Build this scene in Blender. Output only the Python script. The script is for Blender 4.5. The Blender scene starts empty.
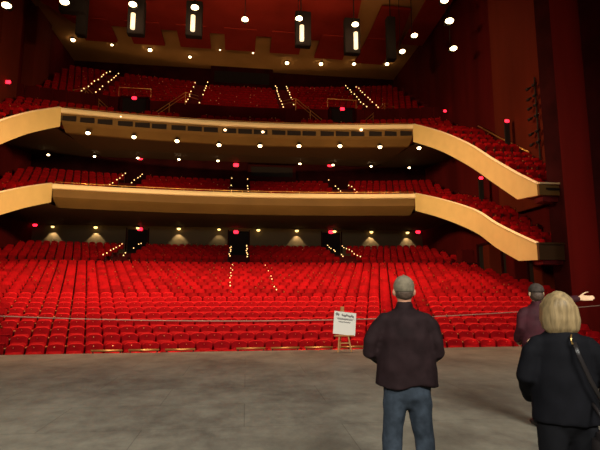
import bpy, bmesh, math, random
from mathutils import Vector, Matrix, noise
random.seed(7)
PI = math.pi
C = bpy.context.scene.collection
S = bpy.context.scene

# ------------------------------------------------------------------ camera
YAW, PITCH, FPX, EYE = 7.6, 8.0, 470.0, 1.65
cd = bpy.data.cameras.new('camera'); cam = bpy.data.objects.new('camera', cd); C.objects.link(cam)
cd.sensor_width = 36; cd.lens = FPX / 600 * 36; cd.clip_end = 300
cam.location = (0, 0, EYE)
cam.rotation_euler = (math.radians(90 + PITCH), 0, math.radians(-YAW))
S.camera = cam
_t, _p = math.radians(YAW), math.radians(PITCH)
CF = Vector((math.sin(_t) * math.cos(_p), math.cos(_t) * math.cos(_p), math.sin(_p)))
CR = Vector((math.cos(_t), -math.sin(_t), 0)); CU = CR.cross(CF)
def ray(px, py): return CF + CR * ((px - 300) / FPX) + CU * ((225 - py) / FPX)
def at(px, py, y=None, z=None, x=None):
    d = ray(px, py)
    s = y / d.y if y is not None else ((z - EYE) / d.z if z is not None else x / d.x)
    return Vector((d.x * s, d.y * s, EYE + d.z * s))
def proj(p):
    v = Vector(p) - Vector((0, 0, EYE)); w = v.dot(CF)
    return (300 + FPX * v.dot(CR) / w, 225 - FPX * v.dot(CU) / w, w)

# ------------------------------------------------------------------ world, lights, exposure
S.view_settings.view_transform = 'Standard'; S.view_settings.look = 'None'
S.view_settings.exposure = 0.0; S.view_settings.gamma = 1
S.cycles.use_denoising = True
S.cycles.sample_clamp_indirect = 4
w = bpy.data.worlds.new('world'); S.world = w; w.use_nodes = True
w.node_tree.nodes['Background'].inputs[0].default_value = (0.5, 0.16, 0.1, 1)
w.node_tree.nodes['Background'].inputs[1].default_value = 0.012
def area(name, loc, target, size, power, col, spread=180):
    l = bpy.data.lights.new(name, 'AREA'); l.shape = 'RECTANGLE'; l.size, l.size_y = size
    l.energy = power; l.color = col; l.spread = math.radians(spread)
    o = bpy.data.objects.new(name, l); C.objects.link(o); o.location = loc
    o.rotation_euler = (Vector(target) - Vector(loc)).to_track_quat('-Z', 'Y').to_euler()
    return o
WARM = (1, 0.66, 0.36)
area('stage_work_light', (-5, -5, 8.5), (-3, 6, 0), (5, 2), 690, (1, .97, .87), 110)
area('stage_work_light', (5, -5, 8.5), (4, 6, 0), (5, 2), 540, (1, .97, .87), 110)
area('house_light', (-7, 23.5, 25.2), (-7, 24.0, 0), (9, 5), 2300, (1, .55, .32), 60)
area('house_light', (7.5, 23.5, 25.2), (7, 24.0, 0), (9, 5), 2300, (1, .55, .32), 60)
area('stage_front_light', (-12, 13, 12.5), (12, 30, 8), (2, 2), 720, (1, .66, .32), 60)  # unseen pair added to brighten the balcony fascias
area('stage_front_light', (12, 13, 12.5), (-12, 30, 8), (2, 2), 720, (1, .66, .32), 60)
for _x in (-9, -3, 3, 9): area('footlight', (_x, 14.1, -.4), (_x * 1.15, 34, 9.7), (2.5, .3), 115, (1, .62, .26), 34)  # added hidden lights that warm the balcony undersides from below
area('ceiling_cove_light', (0, 31, 20.5), (0, 44, 26.5), (22, .6), 330, (1, .62, .3), 100)  # unseen light added under the ceiling to brighten it

# ------------------------------------------------------------------ materials
def mat(name, col, rough=.7, metal=0, spec=.3, emit=None, es=0, noise_scale=0, var=.25, bump=0, bscale=None, sheen=0, stretch=None):
    m = bpy.data.materials.new(name); m.use_nodes = True; nt = m.node_tree; b = nt.nodes['Principled BSDF']
    b.inputs['Base Color'].default_value = (*col, 1); b.inputs['Roughness'].default_value = rough
    b.inputs['Metallic'].default_value = metal; b.inputs['Specular IOR Level'].default_value = spec
    if sheen:
        b.inputs['Sheen Weight'].default_value = sheen; b.inputs['Sheen Tint'].default_value = (1, .1, .08, 1)
    if emit:
        b.inputs['Emission Color'].default_value = (*emit, 1); b.inputs['Emission Strength'].default_value = es
    if noise_scale or bump:
        tc = nt.nodes.new('ShaderNodeTexCoord'); n = nt.nodes.new('ShaderNodeTexNoise')
        n.inputs['Scale'].default_value = noise_scale or bscale; n.inputs['Detail'].default_value = 6
        mp = nt.nodes.new('ShaderNodeMapping'); nt.links.new(tc.outputs['Object'], mp.inputs[0]); nt.links.new(mp.outputs[0], n.inputs['Vector'])
        if stretch: mp.inputs['Scale'].default_value = stretch
        if noise_scale:
            r = nt.nodes.new('ShaderNodeValToRGB')
            r.color_ramp.elements[0].position = .3; r.color_ramp.elements[1].position = .7
            r.color_ramp.elements[0].color = (*[c * (1 - var) for c in col], 1)
            r.color_ramp.elements[1].color = (*[min(1, c * (1 + var)) for c in col], 1)
            nt.links.new(n.outputs['Fac'], r.inputs[0]); nt.links.new(r.outputs[0], b.inputs['Base Color'])
        if bump:
            bp = nt.nodes.new('ShaderNodeBump'); bp.inputs['Strength'].default_value = bump
            n2 = nt.nodes.new('ShaderNodeTexNoise'); n2.inputs['Scale'].default_value = bscale or noise_scale
            nt.links.new(mp.outputs[0], n2.inputs['Vector'])
            nt.links.new(n2.outputs['Fac'], bp.inputs['Height']); nt.links.new(bp.outputs[0], b.inputs['Normal'])
    return m
M = dict(
    velvet=mat('red_velvet', (.36, .003, .006), .75, spec=.06, noise_scale=3, var=.2, sheen=0, bump=.1, bscale=60),
    velvet_cushion=mat('red_velvet_cushion', (.27, .003, .005), .8, spec=.06, noise_scale=3, var=.2),
    seat_shell=mat('dark_seat_shell', (.05, .008, .008), .5),
    carpet=mat('dark_red_carpet', (.11, .006, .008), .95, noise_scale=4),
    redwall=mat('oxblood_wall', (.085, .006, .006), .8, spec=.04, noise_scale=.7, var=.25, stretch=(1, 1, .15)),
    redwall_light=mat('russet_wall_panel', (.12, .018, .009), .75, spec=.04, noise_scale=.6, var=.2, stretch=(1, 1, .15)),
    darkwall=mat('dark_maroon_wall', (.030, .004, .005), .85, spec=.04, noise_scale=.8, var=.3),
    pit=mat('black_masking', (.012, .008, .008), .9),  # real masking, and the painted dark of open doorways
    cream=mat('cream_plaster', (.70, .53, .22), .55, noise_scale=1.2, var=.05),
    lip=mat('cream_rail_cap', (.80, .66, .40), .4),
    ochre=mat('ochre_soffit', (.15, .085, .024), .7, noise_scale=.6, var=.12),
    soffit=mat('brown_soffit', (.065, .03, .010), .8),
    ceil=mat('bronze_ceiling', (.50, .26, .09), .8, spec=.04, noise_scale=.4, var=.1),
    panel=mat('maroon_ceiling_panel', (.34, .03, .018), .75, spec=.04, noise_scale=.5, var=.15),
    black=mat('black_metal', (.015, .012, .012), .6),
    brass=mat('brass', (.85, .55, .2), .28, metal=1),
    gold=mat('gilded_rail', (.8, .42, .12), .35, metal=.7),
    bulb=mat('warm_bulb', (1, .9, .7), emit=(1, .72, .36), es=12),
    bulb_y=mat('yellow_bulb', (1, .9, .6), emit=(1, .64, .2), es=3),
    bulb_dim=mat('dim_bulb', (1, .8, .6), emit=(1, .6, .3), es=5),
    tube=mat('glowing_tube', (1, .9, .7), emit=(1, .78, .45), es=1.3),
    aisle=mat('aisle_bulb', (1, .7, .4), emit=(1, .55, .2), es=2.5),
    redbulb=mat('red_bulb', (1, .1, .1), emit=(1, .012, .03), es=5),
    plasterwall=mat('buff_rear_wall', (.13, .095, .05), .8),
    wood=mat('pine_easel', (.55, .27, .09), .5, noise_scale=12, var=.2, stretch=(1, 1, .1)),
    paper=mat('white_poster', (.95, .9, .8), .6),
    ink=mat('grey_ink', (.25, .22, .20), .7),
    cable=mat('steel_cable', (.42, .32, .25), .45, metal=.3),
    skin=mat('skin', (.55, .27, .17), .55, noise_scale=30, var=.08),
    skin_bright=mat('skin_fair', (.80, .50, .30), .5, noise_scale=30, var=.06),  # fair skin, brightened to paint the light on the pointing hand
    jacket=mat('dark_brown_jacket', (.017, .009, .010), .75, spec=.08, noise_scale=9, var=.3, bump=.25, bscale=14),
    jeans=mat('blue_jeans', (.032, .042, .057), .85, spec=.08, noise_scale=14, var=.35, bump=.2, bscale=30),
    cap=mat('khaki_cap', (.17, .14, .095), .85, noise_scale=25, var=.3),
    coat=mat('black_coat', (.006, .006, .008), .8, spec=.08, noise_scale=7, var=.3, bump=.25, bscale=10),
    trousers=mat('black_trousers', (.009, .009, .011), .85, spec=.08),
    maroon=mat('maroon_jacket', (.045, .006, .011), .75, noise_scale=9, var=.25),
    darkcap=mat('dark_grey_cap', (.055, .04, .032), .85, noise_scale=20, var=.4),
    blond=mat('blond_hair', (.25, .175, .085), .5, noise_scale=45, var=.4, bump=.6, bscale=60, stretch=(1, 1, .12)),
    brownhair=mat('grey_brown_hair', (.08, .05, .035), .6, noise_scale=60, var=.4),
    leather=mat('black_leather', (.015, .012, .012), .35),
    white=mat('eye_white', (.8, .8, .78), .3),
)
# stage floor: scuffed grey-brown sheets with thin joints
def floor_mat():
    m = bpy.data.materials.new('scuffed_stage_floor'); m.use_nodes = True; nt = m.node_tree; b = nt.nodes['Principled BSDF']; b.inputs['Specular IOR Level'].default_value = .15
    N = nt.nodes.new; L = nt.links.new
    tc = N('ShaderNodeTexCoord'); mp = N('ShaderNodeMapping'); L(tc.outputs['Object'], mp.inputs[0])
    mp.inputs['Rotation'].default_value = (0, 0, .02)
    n1 = N('ShaderNodeTexNoise'); n1.inputs['Scale'].default_value = .55; n1.inputs['Detail'].default_value = 8; n1.inputs['Roughness'].default_value = .6
    n2 = N('ShaderNodeTexNoise'); n2.inputs['Scale'].default_value = 3; n2.inputs['Detail'].default_value = 10; n2.inputs['Roughness'].default_value = .75
    mp2 = N('ShaderNodeMapping'); mp2.inputs['Scale'].default_value = (1.1, .9, 1); L(tc.outputs['Object'], mp2.inputs[0])
    L(mp2.outputs[0], n1.inputs['Vector']); L(mp2.outputs[0], n2.inputs['Vector'])
    mx = N('ShaderNodeMix'); mx.inputs[0].default_value = .45; L(n1.outputs['Fac'], mx.inputs[2]); L(n2.outputs['Fac'], mx.inputs[3])
    r = N('ShaderNodeValToRGB'); r.color_ramp.elements[0].position = .40; r.color_ramp.elements[1].position = .60
    r.color_ramp.elements[0].color = (.13, .118, .096, 1); r.color_ramp.elements[1].color = (.29, .268, .21, 1)
    L(mx.outputs[0], r.inputs[0])
    br = N('ShaderNodeTexBrick'); br.inputs['Scale'].default_value = 1; br.inputs['Brick Width'].default_value = 2.44; br.inputs['Row Height'].default_value = 1.22
    br.inputs['Mortar Size'].default_value = .006; br.inputs['Color1'].default_value = (1, 1, 1, 1); br.inputs['Color2'].default_value = (.90, .90, .90, 1); br.inputs['Mortar'].default_value = (.55, .55, .55, 1)
    L(mp.outputs[0], br.inputs['Vector'])
    mm = N('ShaderNodeMix'); mm.data_type = 'RGBA'; mm.blend_type = 'MULTIPLY'; mm.inputs[0].default_value = .8
    L(r.outputs[0], mm.inputs[6]); L(br.outputs[0], mm.inputs[7]); L(mm.outputs[2], b.inputs['Base Color'])
    mr = N('ShaderNodeMapRange'); mr.inputs[3].default_value = .34; mr.inputs[4].default_value = .62; L(n2.outputs['Fac'], mr.inputs[0]); L(mr.outputs[0], b.inputs['Roughness'])
    return m
M['stage'] = floor_mat()

# ------------------------------------------------------------------ helpers
def mesh_obj(name, verts, faces, mats, parent=None, fm=None, smooth=False):
    me = bpy.data.meshes.new(name); me.from_pydata([tuple(v) for v in verts], [], faces)
    for m in (mats if isinstance(mats, (list, tuple)) else [mats]): me.materials.append(m)
    if fm: me.polygons.foreach_set('material_index', fm)
    if smooth: me.polygons.foreach_set('use_smooth', [True] * len(me.polygons))
    me.update()
    o = bpy.data.objects.new(name, me); C.objects.link(o)
    if parent: o.parent = parent
    return o
class MB:
    def __init__(s): s.v = []; s.f = []; s.m = []
    def add(s, v, f, mi=0):
        n = len(s.v); s.v += [tuple(p) for p in v]; s.f += [tuple(i + n for i in q) for q in f]; s.m += [mi] * len(f)
    def box(s, lo, hi, mi=0, mat4=None, bev=0):
        x0, y0, z0 = lo; x1, y1, z1 = hi
        if bev:
            bm = bmesh.new(); bmesh.ops.create_cube(bm, size=1)
            for v in bm.verts: v.co = Vector(((x0 + x1) / 2 + v.co.x * (x1 - x0), (y0 + y1) / 2 + v.co.y * (y1 - y0), (z0 + z1) / 2 + v.co.z * (z1 - z0)))
            bmesh.ops.bevel(bm, geom=bm.edges[:], offset=bev, segments=2, affect='EDGES')
            vs = [v.co.copy() for v in bm.verts]; bm.verts.index_update(); fs = [[v.index for v in f.verts] for f in bm.faces]; bm.free()
        else:
            vs = [Vector(p) for p in [(x0, y0, z0), (x1, y0, z0), (x1, y1, z0), (x0, y1, z0), (x0, y0, z1), (x1, y0, z1), (x1, y1, z1), (x0, y1, z1)]]
            fs = [(0, 3, 2, 1), (4, 5, 6, 7), (0, 1, 5, 4), (1, 2, 6, 5), (2, 3, 7, 6), (3, 0, 4, 7)]
        if mat4: vs = [mat4 @ v for v in vs]
        s.add(vs, fs, mi); return s
    def tube(s, pts, r, n=8, mi=0, ry=None, cap=True):
        pts = [Vector(p) for p in pts]; k = len(pts)
        rs = r if isinstance(r, (list, tuple)) else [r] * k
        rys = ry if isinstance(ry, (list, tuple)) else ([ry] * k if ry else rs)
        vs = []; ref = None
        for i, p in enumerate(pts):
            t = (pts[min(i + 1, k - 1)] - pts[max(i - 1, 0)]).normalized()
            if ref is None:
                ref = Vector((1, 0, 0)) if abs(t.x) < .8 else Vector((0, 1, 0))
            a = (ref - t * ref.dot(t)).normalized(); b = t.cross(a); ref = a
            for j in range(n):
                an = 2 * PI * j / n; vs.append(p + a * math.cos(an) * rs[i] + b * math.sin(an) * rys[i])
        fs = [(i * n + j, i * n + (j + 1) % n, (i + 1) * n + (j + 1) % n, (i + 1) * n + j) for i in range(k - 1) for j in range(n)]
        if cap: fs += [tuple(range(n))[::-1], tuple(range((k - 1) * n, k * n))]
        s.add(vs, fs, mi); return s
    def ball(s, c, r, mi=0, seg=12, rings=8):
        c = Vector(c); r = (r, r, r) if not isinstance(r, (tuple, list)) else r
        vs = [c + Vector((0, 0, r[2]))]
        for i in range(1, rings):
            th = PI * i / rings
            for j in range(seg):
                ph = 2 * PI * j / seg; vs.append(c + Vector((r[0] * math.sin(th) * math.cos(ph), r[1] * math.sin(th) * math.sin(ph), r[2] * math.cos(th))))
        vs.append(c - Vector((0, 0, r[2]))); L = len(vs) - 1
        fs = [(0, 1 + j, 1 + (j + 1) % seg) for j in range(seg)]
        for i in range(rings - 2):
            for j in range(seg): fs.append((1 + i * seg + j, 1 + (i + 1) * seg + j, 1 + (i + 1) * seg + (j + 1) % seg, 1 + i * seg + (j + 1) % seg))
        fs += [(L, 1 + (rings - 2) * seg + (j + 1) % seg, 1 + (rings - 2) * seg + j) for j in range(seg)]
        s.add(vs, fs, mi); return s
    def grid(s, rows, mi=0, closed=False):
        n = len(rows[0]); vs = [p for r in rows for p in r]
        fs = [(i * n + j, i * n + j + 1, (i + 1) * n + j + 1, (i + 1) * n + j) for i in range(len(rows) - 1) for j in range(n - 1)]
        if closed: fs += [(i * n + n - 1, i * n, (i + 1) * n, (i + 1) * n + n - 1) for i in range(len(rows) - 1)]
        s.add(vs, fs, mi); return s
    def build(s, name, mats, parent=None, smooth=False): return mesh_obj(name, s.v, s.f, mats, parent, s.m, smooth)
def empty(name, loc=(0, 0, 0), rz=0):
    o = bpy.data.objects.new(name, None); C.objects.link(o); o.location = loc; o.rotation_euler = (0, 0, rz); o.empty_display_size = .2; return o
def tag(o, label=None, cat=None, group=None, kind=None):
    if label: o['label'] = label
    if cat: o['category'] = cat
    if group: o['group'] = group
    if kind: o['kind'] = kind
    return o
def struct(o, label=None, cat=None): return tag(o, label, cat, None, 'structure')
ORD = ['', 'first', 'second', 'third', 'fourth', 'fifth', 'sixth', 'seventh', 'eighth', 'ninth', 'tenth', 'eleventh', 'twelfth', 'thirteenth', 'fourteenth', 'fifteenth', 'sixteenth', 'seventeenth', 'eighteenth', 'nineteenth']
def ordn(i):
    if i < 20: return ORD[i]
    t = {2: 'twent', 3: 'thirt', 4: 'fort', 5: 'fift', 6: 'sixt'}[i // 10]
    return t + 'ieth' if i % 10 == 0 else t + 'y-' + ORD[i % 10]
def children(o): return [c for c in bpy.data.objects if c.parent == o]

# ------------------------------------------------------------------ the setting
XC = .2
WX = 18.0
f = MB().box((-22, -8, -.12), (26, 13.5, 0)).build('floor', M['stage']); struct(f, 'scuffed grey brown stage floor of large sheets', 'floor')
e = MB().box((-22, 13.5, -1.9), (26, 13.56, -.005)).build('trim_1', M['pit']); struct(e, 'black masking along the stage front edge', 'trim')

def arc(x, depth): return depth - 1.3 * ((x - XC) / 13.0) ** 2
def zo(d): return -1.15 + max(0, d - 15) * .205           # raked stalls
def orchestra_floor():
    b = MB(); xs = [-WX + i * 2.0 for i in range(19)]
    def strip(d0, d1, z0, z1):
        b.grid([[Vector((x, arc(x, d0), z0)) for x in xs], [Vector((x, arc(x, d1), z1)) for x in xs]])
    strip(12.5, 14.6, -1.2, -1.2)
    d = 14.6
    for k in range(21):
        strip(d, d, zo(d - .5), zo(d + .4)); strip(d, d + .95, zo(d + .4), zo(d + .4)); d += .95
    strip(d, d, zo(d), zo(d) + .2); strip(d, 36.2, zo(d) + .2, zo(d) + .2)
    return b.build('floor_stalls', M['carpet'])
struct(orchestra_floor(), 'dark red carpeted rake of the stalls', 'floor')

wl = MB().box((-WX - .3, 13.56, -1.9), (-WX, 52, 27)).build('wall_left', M['redwall']); struct(wl, 'deep red left side wall of the auditorium', 'wall')
wr = MB()
wr.box((WX, 13.56, -1.9), (WX + .3, 52, 27))
wr.build('wall_right', M['redwall']); struct(bpy.data.objects['wall_right'], 'deep red right side wall of the auditorium', 'wall')
# raised right wall band with painted light, and the splayed pillars beside the stage
def panel(name, lo, hi, m, label):
    o = MB().box(lo, hi, bev=.03).build(name, m); struct(o, label, 'wall'); return o
panel('wall_right_panel', (17.55, 22.4, 6.6), (WX, 29.3, 24), M['redwall_light'], 'lighter russet panel on the right side wall')
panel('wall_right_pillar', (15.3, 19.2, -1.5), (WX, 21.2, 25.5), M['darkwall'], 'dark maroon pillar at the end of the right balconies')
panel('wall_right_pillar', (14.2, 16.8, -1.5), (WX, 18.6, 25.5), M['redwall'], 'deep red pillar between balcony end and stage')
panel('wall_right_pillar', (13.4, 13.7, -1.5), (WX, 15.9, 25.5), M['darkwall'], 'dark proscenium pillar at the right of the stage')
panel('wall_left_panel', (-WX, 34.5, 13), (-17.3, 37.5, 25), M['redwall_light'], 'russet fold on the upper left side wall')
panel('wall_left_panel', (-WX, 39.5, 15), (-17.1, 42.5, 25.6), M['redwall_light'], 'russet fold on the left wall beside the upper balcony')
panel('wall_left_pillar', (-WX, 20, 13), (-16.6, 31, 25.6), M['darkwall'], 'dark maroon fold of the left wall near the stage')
# pilasters and doorways under the lower right balcony
for k, (y, wd, m) in enumerate([(34.4, .9, M['redwall']), (30.4, .8, M['redwall_light']), (27.6, .9, M['redwall']), (24.9, .8, M['redwall_light']), (22.6, .8, M['redwall'])]):
    o = MB().box((17.0, y - wd / 2, zo(y) - .3), (WX, y + wd / 2, 4.8), bev=.03).build('trim_%d' % (k + 2), m)
    struct(o, '%s red pilaster from the rear under the lower right balcony' % ordn(k + 1), 'pilaster')
for k, y in enumerate([32.2, 29.0, 26.2, 23.7]):
    o = empty('door_%d' % (k + 1), (WX, y, zo(y) + .1)); struct(o, '%s dark doorway from the rear in the right wall' % ordn(k + 1), 'door')
    MB().box((-.12, -.75, 0), (-.02, .75, 2.5)).build('door_leaf', M['pit'], o)  # flat black panel paints the shade of the open doorway
    b = MB(); b.box((-.25, -.87, 0), (0, -.75, 2.6)); b.box((-.25, .75, 0), (0, .87, 2.6)); b.box((-.25, -.87, 2.5), (0, .87, 2.65)); b.build('door_frame', M['darkwall'], o)

# rear walls, one per level
ZM0, ZU0 = 8.9, 14.0      # rail heights of the two balconies
rw = MB()
for x0, x1 in [(-WX, -9.9), (-8.1, -.9), (.9 + .2, 8.0), (9.8, WX)]:
    rw.box((x0, 43.9, 3.5), (x1, 44.2, 8.2))
for x in (-9, .1, 8.9): rw.box((x - 1.0, 43.9, 7.2), (x + 1.0, 44.2, 8.2)); pass
for k, x in enumerate((-9, .1, 8.9)):
    dd = empty('door_%d' % (k + 7), (x, 44.25, 4.6)); struct(dd, '%s dark doorway in the rear wall of the stalls' % ('left', 'central', 'right')[k], 'door')
    MB().box((-1.3, .0, -1.2), (1.3, .1, 3)).build('door_leaf', M['pit'], dd)  # black sheet stands for the dark behind the opening
    bq = MB(); bq.box((-1.02, -.4, -.5), (-.92, 0, 2.7)); bq.box((.92, -.4, -.5), (1.02, 0, 2.7)); bq.build('door_frame', M['darkwall'], dd)
o = rw.build('wall_rear', M['plasterwall']); struct(o, 'buff rear wall of the stalls under the lower balcony', 'wall')
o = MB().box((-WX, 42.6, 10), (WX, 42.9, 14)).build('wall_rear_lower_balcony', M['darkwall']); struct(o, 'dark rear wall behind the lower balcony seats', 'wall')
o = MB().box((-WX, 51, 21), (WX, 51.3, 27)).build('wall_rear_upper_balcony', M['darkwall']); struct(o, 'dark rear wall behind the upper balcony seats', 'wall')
o = MB().box((-3.3, 50.2, 23.4), (3.6, 51, 26.5)).box((-2.9, 50.1, 24.6), (3.2, 50.2, 25.9), 1).build('projection_booth', [M['darkwall'], M['pit']])
tag(o, 'dark projection booth in the middle of the upper rear wall', 'booth', kind='structure')
o = MB().box((.8, 41.9, 11.6), (5.2, 42.6, 13.1)).box((1.1, 41.85, 12.0), (4.9, 41.9, 12.9), 1).build('control_booth', [M['darkwall'], M['pit']])
tag(o, 'dark control booth at the back of the lower balcony', 'booth', kind='structure')
o = MB().box((-WX - .3, 13.5, 26.5), (WX + .3, 52, 26.8)).build('ceiling', M['ceil']); struct(o, 'bronze coloured auditorium ceiling', 'ceiling')

# terraces: rear stalls, mezzanine, upper balcony
def terrace(name, d0, d1, z0, z1, rows, label, m=M['carpet'], under=.35, xw=WX):
    b = MB(); xs = [-xw + i * xw / 9 for i in range(19)]; st = (d1 - d0) / rows; rz = (z1 - z0) / (rows - 1)
    for k in range(rows):
        a0 = d0 + k * st; z = z0 + k * rz
        b.grid([[Vector((x, arc(x, a0), z - (rz if k else .02))) for x in xs], [Vector((x, arc(x, a0), z)) for x in xs], [Vector((x, arc(x, a0 + st) if k < rows - 1 else d1 + .2, z)) for x in xs]])
    b.grid([[Vector((x, arc(x, d0 + .9), z0 - .1)) for x in xs], [Vector((x, d1 + .2, z1 - under - rz)) for x in xs]], 1)
    o = b.build(name, [m, M['soffit']]); tag(o, label, 'terrace', kind='structure'); return o
terrace('floor_rear_stalls', 36.2, 43.6, 3.35, 4.85, 8, 'raked dark red floor of the rear stalls')
terrace('floor_lower_balcony', 34.9, 42.4, ZM0 - 1.05, 10.75, 8, 'stepped floor of the lower balcony')
terrace('floor_upper_balcony', 34.1, 39.1, ZU0 - 1.05, 15.4, 5, 'stepped floor of the front upper balcony')
terrace('floor_upper_gallery', 40.4, 51.0, 17.1, 24.0, 12, 'steep stepped floor of the upper gallery')

# balcony fronts
def balcony(name, depth, z0, soffit_z, rear_y, label, slots, XC, HW):
    root = empty(name, (0, 0, 0)); tag(root, label, 'balcony front', kind='structure')
    xs = [XC - HW + i * 2 * HW / 48 for i in range(49)]
    def prof(pts, closed=True):
        rows = []
        for x in xs: rows.append([Vector((x, arc(x, depth) + p[0], z0 + p[1])) for p in pts])
        b = MB(); b.grid(rows, closed=closed)
        n = len(pts)
        if closed: b.f += [tuple(range(n)), tuple(range(len(b.v) - n, len(b.v)))[::-1]]; b.m += [0, 0]
        return b
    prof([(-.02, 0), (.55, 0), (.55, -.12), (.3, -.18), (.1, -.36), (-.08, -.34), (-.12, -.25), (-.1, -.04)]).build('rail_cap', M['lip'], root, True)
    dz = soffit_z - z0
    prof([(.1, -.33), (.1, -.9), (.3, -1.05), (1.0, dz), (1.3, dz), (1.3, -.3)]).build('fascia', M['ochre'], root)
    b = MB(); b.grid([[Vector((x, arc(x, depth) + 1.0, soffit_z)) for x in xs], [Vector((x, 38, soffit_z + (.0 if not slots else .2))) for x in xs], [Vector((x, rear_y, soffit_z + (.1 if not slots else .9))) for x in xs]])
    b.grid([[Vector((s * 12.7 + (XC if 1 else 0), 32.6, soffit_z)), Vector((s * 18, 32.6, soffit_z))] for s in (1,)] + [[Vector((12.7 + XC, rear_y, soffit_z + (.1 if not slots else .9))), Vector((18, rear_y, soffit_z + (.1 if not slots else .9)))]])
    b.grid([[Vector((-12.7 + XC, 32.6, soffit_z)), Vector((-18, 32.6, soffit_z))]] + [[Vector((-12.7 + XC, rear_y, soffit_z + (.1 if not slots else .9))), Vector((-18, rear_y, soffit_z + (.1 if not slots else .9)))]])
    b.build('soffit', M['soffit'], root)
    # brass handrail on the cap, with its posts
    MB().tube([(x, arc(x, depth) + .35, z0 + .2) for x in xs[::2]], .025, 6).build('handrail', M['gold'], root, True)
    b = MB()
    for x in xs[::4]: b.tube([(x, arc(x, depth) + .35, z0 - .02), (x, arc(x, depth) + .35, z0 + .2)], .02, 5)
    b.build('handrail_posts', M['gold'], root)
    if slots:
        for g in range(7):
            for j in range(3):
                xc = XC + (g - 3) * 3.62 + (j - 1) * 1.14
                y = arc(xc, depth)
                MB().box((xc - .5, y + .03, z0 - .86), (xc + .5, y + .14, z0 - .52)).build('vent_slot', M['pit'], root)
    # side arms stepping down towards the stage
    ctrl = [(12.9, 0, 0, -1.35), (13.7, 2.6, -1.45, -2.8), (14.15, 5.4, -3.2, -4.6), (14.05, 8.0, -4.9, -6.25), (13.85, 10.4, -6.35, -7.7), (13.85, 11.9, -7.25, -7.8)]
    if not slots: ctrl = [(12.9, 0, 0, -1.3), (13.6, 2.9, -1.0, -2.3), (14.1, 6.3, -2.3, -3.65), (14.0, 8.8, -3.5, -4.85), (13.7, 11.3, -4.45, -5.75), (13.7, 12.8, -5.05, -5.8)]
    def cr(t):
        n = len(ctrl) - 1; i = min(int(t * n), n - 1); u = t * n - i
        if i == n - 1: return [ctrl[i][k] * (1 - u) + ctrl[n][k] * u for k in range(4)]
        P = [ctrl[max(i - 1, 0)], ctrl[i], ctrl[i + 1], ctrl[i + 2] if i < n - 2 else tuple(2 * a - b for a, b in zip(ctrl[i + 1], ctrl[i]))]
        return [.5 * (2 * P[1][k] + (P[2][k] - P[0][k]) * u + (2 * P[0][k] - 5 * P[1][k] + 4 * P[2][k] - P[3][k]) * u * u + (3 * P[1][k] - P[0][k] - 3 * P[2][k] + P[3][k]) * u ** 3) for k in range(4)]
    y0 = arc(.2 + HW, depth)
    ctrl = [(q[0] + (HW - 12.9) * (1 - i_ / 5), *q[1:]) for i_, q in enumerate(ctrl)]
    path = [cr(i / 40) for i in range(41)]
    for s in (1, -1):
        P = [(XC + s * p[0], y0 - p[1], z0 + p[2], z0 + p[3]) for p in path]
        th = s * .22
        b = MB()
        b.grid([[Vector((x, y, zt)), Vector((x + th, y, zt)), Vector((x + th, y, zb)), Vector((x, y, zb))] for x, y, zt, zb in P], closed=True)
        b.f += [(0, 1, 2, 3), tuple(range(len(b.v) - 4, len(b.v)))[::-1]]; b.m += [0, 0]
        b.build('arm_fascia', M['cream'], root)
        MB().tube([(x + th / 2, y, zt + .02) for x, y, zt, zb in P], .13, 8, ry=.05).build('arm_rail_cap', M['lip'], root, True)
        b = MB()
        b.grid([[Vector((x + th, y, zb + .03)), Vector((s * 17.98, y, zb + .03))] for x, y, zt, zb in P], 1)
        # stepped deck
        steps = 12; pr = None
        for k in range(steps):
            t0 = k / steps; a = cr(t0); c = cr((k + 1) / steps); zd = z0 + a[2] - .95
            for q in (a, c):
                pass
            xe = XC + s * (max(a[0], c[0]) + .25); lo = (min(xe, s * 17.98), y0 - c[1], zd - .25); hi = (max(xe, s * 17.98), y0 - a[1], zd)
            b.box(lo, hi)
        b.build('arm_deck', [M['carpet'], M['soffit']], root)
        x, y, zt, zb = P[-1]
        b = MB().box((min(x, s * 17.95), y - .15, zb), (max(x, s * 17.95), y, zt))
        b.build('arm_end_front', M['ochre'] if slots else M['soffit'], root)
        if slots: MB().box((x + s * .35, y - .2, zb + .25) if s > 0 else (x - 1.5, y - .2, zb + .25), (x + 1.5, y - .14, zt - .2) if s > 0 else (x - .35, y - .14, zt - .2)).build('arm_end_opening', M['pit'], root)
        MB().box((min(x, s * 17.95), y - .22, zt - .02), (max(x, s * 17.95), y + .1, zt + .06)).build('arm_end_cap', M['lip'] if slots else M['soffit'], root)
    return path, y0
pathL, yL = balcony('balcony', 34.5, ZM0, 7.4, 44.0, 'lower balcony front with cream curved side arms', False, .3, 12.85)
pathU, yU = balcony('balcony', 33.55, ZU0, 12.6, 42.9, 'upper balcony front with vent slots and cream side arms', True, .4, 12.42)

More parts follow.
